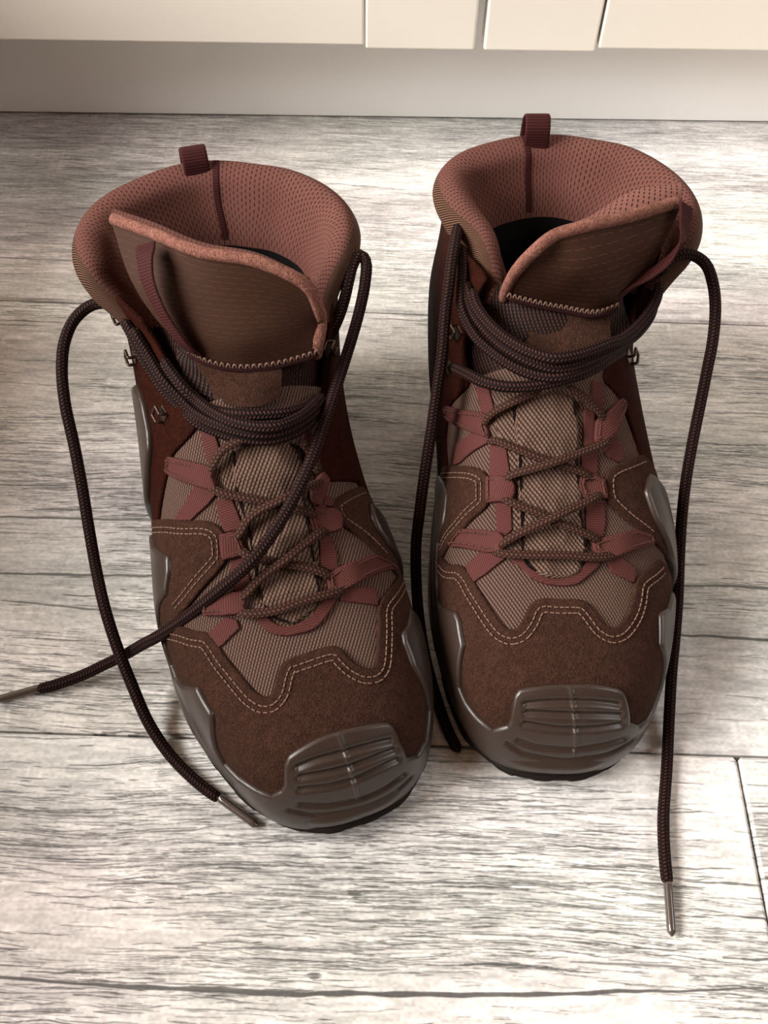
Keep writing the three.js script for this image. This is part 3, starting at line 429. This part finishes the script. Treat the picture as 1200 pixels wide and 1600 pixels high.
// ================= the boots =================
const _n1 = V(0, 0, 0);
function makeBoot(k, pose, m, label, opt) {
  LEAN = opt.lean;
  const D = MAP[k], boot = new THREE.Group(); boot.name = numbered('boot'); boot.position.set(pose[0], 0, pose[1]); boot.rotation.y = pose[2] * Math.PI / 180; scene.add(boot);
  tag(boot, label, 'boot');
  const flip = (g) => { if (m > 0) return g; g = g.index ? g : g.clone(); const p = g.attributes.position, n = g.attributes.normal; for (let i = 0; i < p.count; i++) { p.setX(i, -p.getX(i)); n.setX(i, -n.getX(i)); } if (g.index) { const a = g.index.array; for (let i = 0; i < a.length; i += 3) { const t = a[i]; a[i] = a[i + 1]; a[i + 1] = t; } } else for (const at of Object.values(g.attributes)) { const s = at.itemSize, a = at.array; for (let i = 0; i < at.count; i += 3) for (let q = 0; q < s; q++) { const t = a[i * s + q]; a[i * s + q] = a[(i + 1) * s + q]; a[(i + 1) * s + q] = t; } } return g; };
  const put = (name, g, mat, parent = boot) => meshOf(name, flip(g), mat, parent);
  const tag2 = (o, l) => { o.userData.label = l; return o; };
  const stuff = (o) => { o.userData.kind = 'stuff'; return o; };
  // which image side is medial: 'L' lists in MAP are the image-left ones
  const sgnL = m > 0 ? -1 : 1;                          // sign of phi on the image-left side
  const qL = unmil(D.quarterL).slice(0, sgnL < 0 ? -1 : -1), qR = unmil(D.quarterR).slice(0, -1);
  const endL = sgnL < 0 ? [[.90, -.72], [.95, -1.0], [.985, -1.5]] : [[.93, .93], [.97, 1.15], [.985, 1.5]], endR = sgnL < 0 ? [[.90, 1.05], [.96, 1.2], [.985, 1.6]] : [[.86, -.96], [.93, -1.12], [.985, -1.6]];
  const throatL = sgnL < 0 ? [[.967, -.572], [1, -.57]] : [[1, .94]], throatR = sgnL < 0 ? [[.90, 1.02], [1, .95]] : [[.90, -.86], [1, -.62]];
  // ---- fabric body, cut open at the throat ----
  const cutA = [...qL.slice(6), ...throatL], cutB = [...qR.slice(sgnL < 0 ? 4 : 3), ...throatR];
  const edgeAt = (poly, s) => { for (let i = 1; i < poly.length; i++) if (poly[i][0] >= s && poly[i - 1][0] <= s) return lerp(poly[i - 1][1], poly[i][1], (s - poly[i - 1][0]) / Math.max(1e-6, poly[i][0] - poly[i - 1][0])); return s < poly[0][0] ? null : poly[poly.length - 1][1]; };
  put('upper', grid(200, 200, (s, t, p) => { const phi = (t * 2 - 1) * Math.PI; upperPoint(s, phi, p); return ARC(s, phi); }, (s, t) => { if (s < .705) return true; const phi = (t * 2 - 1) * Math.PI; if (s > .80 && Math.abs(phi) < 1.5) return false; const a = edgeAt(cutA, s), b = edgeAt(cutB, s); return a === null || b === null || !(phi > Math.min(a, b) - .05 && phi < Math.max(a, b) + .05); }), M.mesh);
  put('gusset', grid(40, 50, (a, b, p) => { const s = .64 + .25 * a, phi = (b * 2 - 1) * 1.05; upperNormal(s, phi, _n1); upperPoint(s, phi, p); p.addScaledVector(_n1, -.004 - .004 * smooth(.7, 1, s)); return ARC(s, phi); }), M.gusset);
  // ---- sole ----
  const sp = (lo, hi, n) => grid(n, 260, (a, b, p) => { solePoint(b, lo + (hi - lo) * a, p); return [b * .8, p.y]; });
  put('midsole', sp(3.0 / 9, 1, 28), M.rubber);
  const tread = grid(10, 420, (a, b, p) => { const l = a < .25 ? 0 : (a - .25) / .75 * 3.0 / 9; solePoint(b, l, p); const lug = smooth(-.2, .3, Math.sin(b * Math.PI * 2 * 26)) ; if (a < .25) { const q = a / .25; p.x *= lerp(.2, 1, q); p.z = lerp(.145, p.z, lerp(.2, 1, q)); } else { const t = soleCurve.getTangent(b), c = .0009 * (1 - lug) * (1 - (a - .25) / .75); p.x -= t.z * c; p.z += t.x * c; } return [b * .8, p.y]; });
  put('outsole', tread, M.outsole);
  // ---- suede and nubuck pieces ----
  const toe = unmil(D.toeEdge), t0 = toe[0], t1 = toe[toe.length - 1], W = 1.9;
  const toePiece = put('toe_overlay', patch([...rounded(toe, false, 1), [t1[0], -sgnL * W], [.12, -sgnL * W], [.05, -sgnL * 1.2], [.05, sgnL * 1.2], [.12, sgnL * W], [t0[0], sgnL * W]], { t: .0017, step: .0032, bev: .0010, bulge: opt.crease }), M.suede);
  const inner = -sgnL;                                   // stitches sit inside the piece
  stuff(put('stitching', mergeGeometries([...stitches(rounded(toe, false, 2), .0029, sgnL * opt.flipS, .0019), ...stitches(rounded(toe, false, 2), .0054, sgnL * opt.flipS, .0019)]), M.thread, toePiece));
  const side = (name, line, sg, close, lab, st) => { const g = put(name, patch([...rounded(line, false, 1), ...close], { t: .0019, step: .0034, bev: .0010 }), M.suede); stuff(put('stitching', mergeGeometries(st.flatMap((o) => stitches(rounded(line.slice(0, -1), false, 2), o, inner * opt.flipS * (sg === sgnL ? -1 : 1), .0021))), M.thread, g)); return g; };
  const pL = unmil(D.panelL), pR = unmil(D.panelR);
  side('side_panel', pL, sgnL, [[pL[pL.length - 1][0], sgnL * W], [pL[0][0], sgnL * W]], '', [.0026, .0048]);
  side('side_panel', pR, -sgnL, [[pR[pR.length - 1][0], -sgnL * W], [pR[0][0], -sgnL * W]], '', [.0026]);
  const quarter = (q, end, sg) => put('quarter', patch([...rounded([...q, ...end], false, 1), [.985, sg * 3.1], [.80, sg * 3.1], [.70, sg * 2.3], [.56, sg * 2.0], [.56, sg * 1.55]], { t: .0015, step: .004, bev: .0010 }), M.nubuck);
  const quarterLeft = quarter(qL, endL, sgnL); quarter(qR, endR, -sgnL);
  if (D.collarStitch) stuff(put('stitching', mergeGeometries(stitches(unmil(D.collarStitch), 0, 1, .0022, .0026)), M.thread, quarterLeft));
  // ---- moulded rand with its ribbed toe cap ----
  const rd = unmil(D.rand), r0 = rd[0], r1 = rd[rd.length - 1], line3 = (l) => denser(rounded(unmil(l), false, 3), false, .0004).map(([s, p]) => upperPoint(s, p, V(0, 0, 0))), grooves = D.grooves.map(line3), seamLine = line3(D.seam.slice(0, -1)), q3 = V(0, 0, 0), far = (pl) => { let d = 1; for (const v of pl) { const e = v.distanceToSquared(q3); if (e < d) d = e; } return Math.sqrt(d); };
  const capBulge = (s, p) => { upperPoint(clamp(s, 0, 1), p, q3); let h = 0; if (s < .26) { let g = 0; grooves.forEach((l, i) => { const d = far(l); g = Math.max(g, Math.exp(-((d / .0013) ** 2)) * (i < 3 ? .0015 : .0013)); }); h -= g; const d = far(seamLine); h += .0007 * Math.exp(-((d / .0007) ** 2)); } return h; };
  const rand = put('rand', patch([...rd, [r1[0], -sgnL * W], [.12, -sgnL * W], [.006, -sgnL * W], [.006, sgnL * W], [.12, sgnL * W], [r0[0], sgnL * W]], { t: .0035, step: .0018, fine: (s, p) => (s < .27 && Math.abs(p) < 1.05 ? .0009 : .0024), bev: .0016, bulge: capBulge }), M.rubber);
  tag2(rand, 'moulded rubber rand with ribbed toe cap');
  const fR = unmil(D.frameR); put('side_frame', patch([...fR, [fR[fR.length - 1][0], -sgnL * W], [fR[0][0], -sgnL * W]], { t: .0042, step: .003, bev: .0016 }), M.rubber);
  if (D.frameH) { const f = unmil(D.frameH); put('side_frame', patch([...f, [f[f.length - 1][0], sgnL * 1.9], [f[0][0], sgnL * 1.9]], { t: .0042, step: .003, bev: .0016 }), M.rubber); }
  // ---- webbing: eyestay, straps and lace loops ----
  const ang = (q) => { const a = ARC(...q[0]), b = ARC(...q[1]); return -Math.atan2(b[1] - a[1], b[0] - a[0]); };
  const loopSide = (u) => { let a = 0; u.forEach((p, i) => { const q = u[(i + 1) % u.length]; a += p[1] * q[0] - q[1] * p[0]; }); return Math.sign(a) * -1; };
  for (const q of D.stays) put('eyestay', patch(unmil(q), { t: .0011, step: .003, bev: .0005, turn: 0 }), M.web);
  for (const q of D.straps) put('strap', patch(unmil(q), { t: .0014, step: .003, bev: .0005, turn: ang(unmil(q)) + Math.PI / 2 }), M.web);
  for (const q of D.loops) { const u = unmil(q); const lp = put('lace_loop', patch(u, { t: .0024, step: .0025, bev: .0008, turn: ang(u) + Math.PI / 2, bulge: (s, p) => .0014 * Math.exp(-(((Math.abs(p) - .42) / .14) ** 2)) }), M.web); stuff(put('stitching', mergeGeometries(stitches([...u, u[0]], .0010, -opt.flipS * loopSide(u), .0032, .0019)), M.darkThread, lp)); }
  put('throat_binding', patch(rounded(unmil(D.binding), true, 1), { t: .0016, step: .003, bev: .0006 }), M.web);
  // ---- tongue ----
  const pinch = D.laces.flatMap((l) => l.map((a) => V(a[0] / 1000, 0, a[2] / 1000)));
  const tongue = put('tongue', patch(rounded(unmil(D.tongue), true, 2), { t: .0003, step: .004, bev: .0006, bulge: () => 0 }), M.tongueMesh);
  put('padded_panel', patch(rounded(unmil(D.center), true, 2), { t: .0012, step: .0026, bev: .0012, bulge: (s, p) => { upperPoint(s, p, q3); let d = 1; for (const v of pinch) d = Math.min(d, Math.hypot(v.x - q3.x, v.z - q3.z)); return .0028 * smooth(.001, .012, d); } }), M.tongueMesh, tongue);
  const cl = unmil(D.center), lines = [cl.filter((q) => q[1] < -.06), cl.filter((q) => q[1] > .06)].map((l) => l.sort((a, b) => a[0] - b[0]).map(([s, p]) => upperPoint(s, p, V(0, 0, 0)).addScaledVector(upperNormal(s, p, V(0, 0, 0)), .0016)));
  for (const l of lines) put('channel_stitch', cord(l, .0006, { seg: 60 }), M.gusset, tongue);
  const R = D.tongue_rows.map(mmP), back = mmP(D.tongueBack), top = R[R.length - 1], n1 = V(0, 0, 0);
  const bulged = R.map((r, i) => r.map((v, j) => v.clone().add(V(0, 0, .004 * Math.sin(Math.PI * i / (R.length - 1)) * Math.sin(Math.PI * j / (r.length - 1)))))); 
  put('tongue_face', loftRows(bulged, 40, 60), M.hex, tongue);
  const mid = top.map((v, j) => v.clone().add(back[j]).multiplyScalar(.5).add(V(0, .0035, 0))), drop = back.map((v, j) => V(v.x * .9, v.y - .022, Math.min(v.z + .002, R[1][j].z - .008))), deep = R[0].map((v, j) => V(v.x * .9, v.y - .018, v.z - .016));
  put('tongue_lining', loftRows([top, mid, back, drop, deep], 44, 60), M.lining, tongue);
  const rowL = R.map((r) => r[0]), rowR = R.map((r) => r[r.length - 1]);
  const medial = sgnL < 0 ? rowL : [...rowR], edgeDown = [V(medial[0].x, medial[0].y - .010, medial[0].z - .004), ...medial.slice(0, -1)], topRun = sgnL < 0 ? top : [...top].reverse();
  put('piping', cord([...edgeDown, ...topRun].map((v) => v.clone().add(V(0, .0006, -.0014))), .0026, { uvV: .0163 }), M.piping, tongue);
  // neck below the seam, suede tab, zig-zag seam
  const pt = D.patch.map((r) => mmP(r)), wide = (r, dx, dy, dz) => { const a = r[0].clone(), b = r[r.length - 1].clone(); return [V(a.x - dx, a.y + dy, a.z + dz - .006), ...r.map((v) => v.clone().add(V(0, dy, dz))), V(b.x + dx, b.y + dy, b.z + dz - .006)]; };
  const neck0 = R[0].map((v) => v.clone().add(V(0, -.0005, -.0016))); const neckTop = [neck0[0].clone().add(V(-.0015 * Math.sign(neck0[4].x - neck0[0].x), 0, -.003)), ...neck0, neck0[4].clone().add(V(.0015, 0, -.003))];
  const dxs = Math.sign(pt[0][3].x - pt[0][0].x);
  const wideN = (r, k2) => { const a = r[0], b = r[r.length - 1]; const pts = [V(a.x - dxs * k2, a.y, a.z - .010), ...r.map((v) => v.clone()), V(b.x + dxs * k2, b.y, b.z - .010)]; return pts.map((v) => v.add(V(0, -.001, -.0022))); };
  put('neck', loftRows([neckTop, wideN(pt[0], .008), wideN(pt[1], .009), wideN(pt[2], .012)], 20, 40), M.gusset, tongue);
  put('suede_tab', loftRows([R[0].slice(0, 4).map((v, j) => v.clone().lerp(pt[0][j], .3)), ...pt], 20, 30), M.suede, tongue);
  const zig = []; { const c = new THREE.CatmullRomCurve3(R[0].map((v) => v.clone().add(V(0, .0004, .0012)))), n = 44; for (let i = 0; i <= n; i++) zig.push(c.getPointAt(i / n).add(V(0, (i % 2 ? .0016 : -.0012), .0006))); }
  put('seam_binding', cord(R[0].map((v) => v.clone().add(V(0, -.0012, .0006))), .0022, { flat: .8 }), M.darkWeb, tongue);
  put('zigzag_stitch', cord(zig, .00042, { seg: 200 }), M.thread, tongue);
  put('tongue_loop', strap(mmP(D.loop), opt.loopWide.map((a) => V(...a)), opt.loopW, .0014, 50), M.darkWeb, tongue);
  // ---- collar and lining ----
  const rim = new THREE.CatmullRomCurve3(mmP(D.rim), false, 'centripetal'), cen = V(opt.rimCentre[0], 0, opt.rimCentre[1]), NT = 120, prof = [];
  const tmp = V(0, 0, 0), best = V(0, 0, 0), e1 = mmP(D.rim)[0], e2 = mmP(D.rim).slice(-1)[0];
  for (let i = 0; i <= NT; i++) {
    const t = i / NT, c = rim.getPointAt(t), T = rim.getTangentAt(t), out = V(T.z, 0, -T.x).normalize(); if (out.dot(V(c.x - cen.x, 0, c.z - cen.z)) < 0) out.negate();
    const end = Math.min(t, 1 - t), r = lerp(.0048, .0092, smooth(.02, .22, end)), goal = c.clone().addScaledVector(out, .006).add(V(0, -.020, 0)); let bd = 1;
    for (let a = 0; a <= 24; a++) for (let b = -60; b <= 60; b++) { upperPoint(.72 + .275 * a / 24, b / 60 * Math.PI, tmp); const d = tmp.distanceToSquared(goal); if (d < bd) { bd = d; best.copy(tmp); } }
    const y = V(0, 1, 0), at = (o, u) => c.clone().addScaledVector(out, o).addScaledVector(y, u), inn = (kk, yy) => V(cen.x + (c.x - cen.x) * kk, yy, cen.z + (c.z - cen.z) * kk);
    prof.push([best.clone().addScaledVector(out, -.0005), at(r * .8, -r * 1.35), at(r * .55, -r * .38), at(0, 0), at(-r * .85, -r * .42), at(-r * 1.25, -r * 1.5), inn(.70, .112 - .004 * (1 - smooth(0, .2, end))), inn(.62, .090), inn(.60, .060)]);
  }
  for (let pass = 0; pass < 3; pass++) for (let i = 1; i < NT; i++) prof[i][0].add(prof[i - 1][0]).add(prof[i + 1][0]).multiplyScalar(1 / 3);
  const curves = prof.map((p) => new THREE.CatmullRomCurve3(p, false, 'centripetal')), LR = rim.getLength();
  const strip = (lo, hi, n) => grid(NT, n, (a, b, p) => { const c = curves[Math.round(a * NT)], q = lerp(lo(a), hi(a), b); p.copy(c.getPoint(q)); return [a * LR, q * .11]; });
  const split = (t) => lerp(.36, .25, smooth(.03, .25, Math.min(t, 1 - t)));
  put('collar', strip(() => 0, split, 16), M.collar);
  put('lining', strip(split, () => .80, 44), M.lining);
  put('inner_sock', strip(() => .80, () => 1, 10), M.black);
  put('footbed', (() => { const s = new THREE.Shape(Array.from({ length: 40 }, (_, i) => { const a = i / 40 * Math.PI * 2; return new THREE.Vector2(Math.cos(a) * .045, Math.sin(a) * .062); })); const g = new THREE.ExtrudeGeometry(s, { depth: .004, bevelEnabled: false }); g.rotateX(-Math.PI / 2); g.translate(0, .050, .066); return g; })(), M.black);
  { const i = Math.round(NT * opt.seamT), c = curves[i], pts = []; for (let j = 0; j <= 14; j++) pts.push(c.getPoint(.36 + .42 * j / 14)); put('back_seam', strap(pts, pts.map((_, j) => rim.getTangentAt(opt.seamT).clone()), .0030, .0010, 24), M.darkWeb); }
  { const p = mmP(D.pull), x = (p[0].x + p[1].x) / 2, zb = opt.pullZ; put('pull_loop', strap([V(x, .108, zb - .006), V(x, .128, zb - .0075), V(x, .1480 - opt.pullDown, zb - .006), V(x, .1515 - opt.pullDown, zb - .001), V(x, .1480 - opt.pullDown, zb + .0035), V(x, .136, zb + .0055)], [V(1, 0, 0), V(1, 0, 0), V(1, 0, 0)], .0122, .0014, 60), M.darkWeb); }
  // ---- lacing ----
  for (const l of D.laces) put('crossing_lace', cord(mmP(l), .0021, { flat: .62 }), M.thinLace);
  const cords = [...D.wraps.map((l) => cord(mmP(l), .0026, { r1: .0024 })), cord(mmP(D.hang), .0026), cord(mmP(D.free), .0026)];
  const lace = put('lace', mergeGeometries(cords), M.lace);
  for (const tip of [D.hangTip, D.freeTip]) if (tip) put('aglet', cord(mmP(tip), .0019, { seg: 14 }), M.aglet, lace);
  // ---- metal hooks ----
  for (const q of unmil(D.hooks)) {
    const N = upperNormal(...q, V(0, 0, 0)), P = upperPoint(...q, V(0, 0, 0)), X = V(0, 0, 0).crossVectors(V(0, 1, 0), N).normalize(), Y = V(0, 0, 0).crossVectors(N, X), mt = new THREE.Matrix4().makeBasis(X, Y, N).setPosition(P.addScaledVector(N, .0016));
    const plate = new RoundedBoxGeometry(.008, .007, .0012, 2, .0005), arch = new THREE.TubeGeometry(new THREE.CatmullRomCurve3([V(-.003, -.0030, 0), V(-.003, -.0030, .0045), V(-.001, -.0030, .0046), V(.003, -.0028, .0046)]), 16, .0009, 8), arch2 = arch.clone().translate(0, .0058, 0), barr = new THREE.CapsuleGeometry(.0009, .0056, 3, 8).translate(.003, 0, .0046);
    put('lace_hook', mergeGeometries([plate, arch, arch2, barr].map((g) => (g.index ? g.toNonIndexed() : g)).map((g) => { g.scale(.78, .78, .78); g.applyMatrix4(mt); return g; })), M.metal);
  }
  return boot;
}

makeBoot('L', [-.1007, .0433, 18.06], -1, 'brown suede and mesh hiking boot turned inward, a loose lace crossing its front', { lean: -.001, rimCentre: [-.004, .064], seamT: .52, pullZ: .012, pullDown: .0055, loopWide: [[-.45, .1, .87], [-.5, .1, .87], [-.65, 0, .75]], loopW: .0085, flipS: 1 });
makeBoot('R', [.0649, .0058, 3.08], 1, 'brown suede and mesh hiking boot pointing straight ahead, lace end hanging on its outer side', { lean: .012, rimCentre: [.012, .068], seamT: .46, pullZ: .018, pullDown: .0025, loopWide: [[.6, -.1, -.7], [.4, 0, -.9], [.7, .1, -.7]], loopW: .0085, flipS: 1 });
renderer.render(scene, camera);
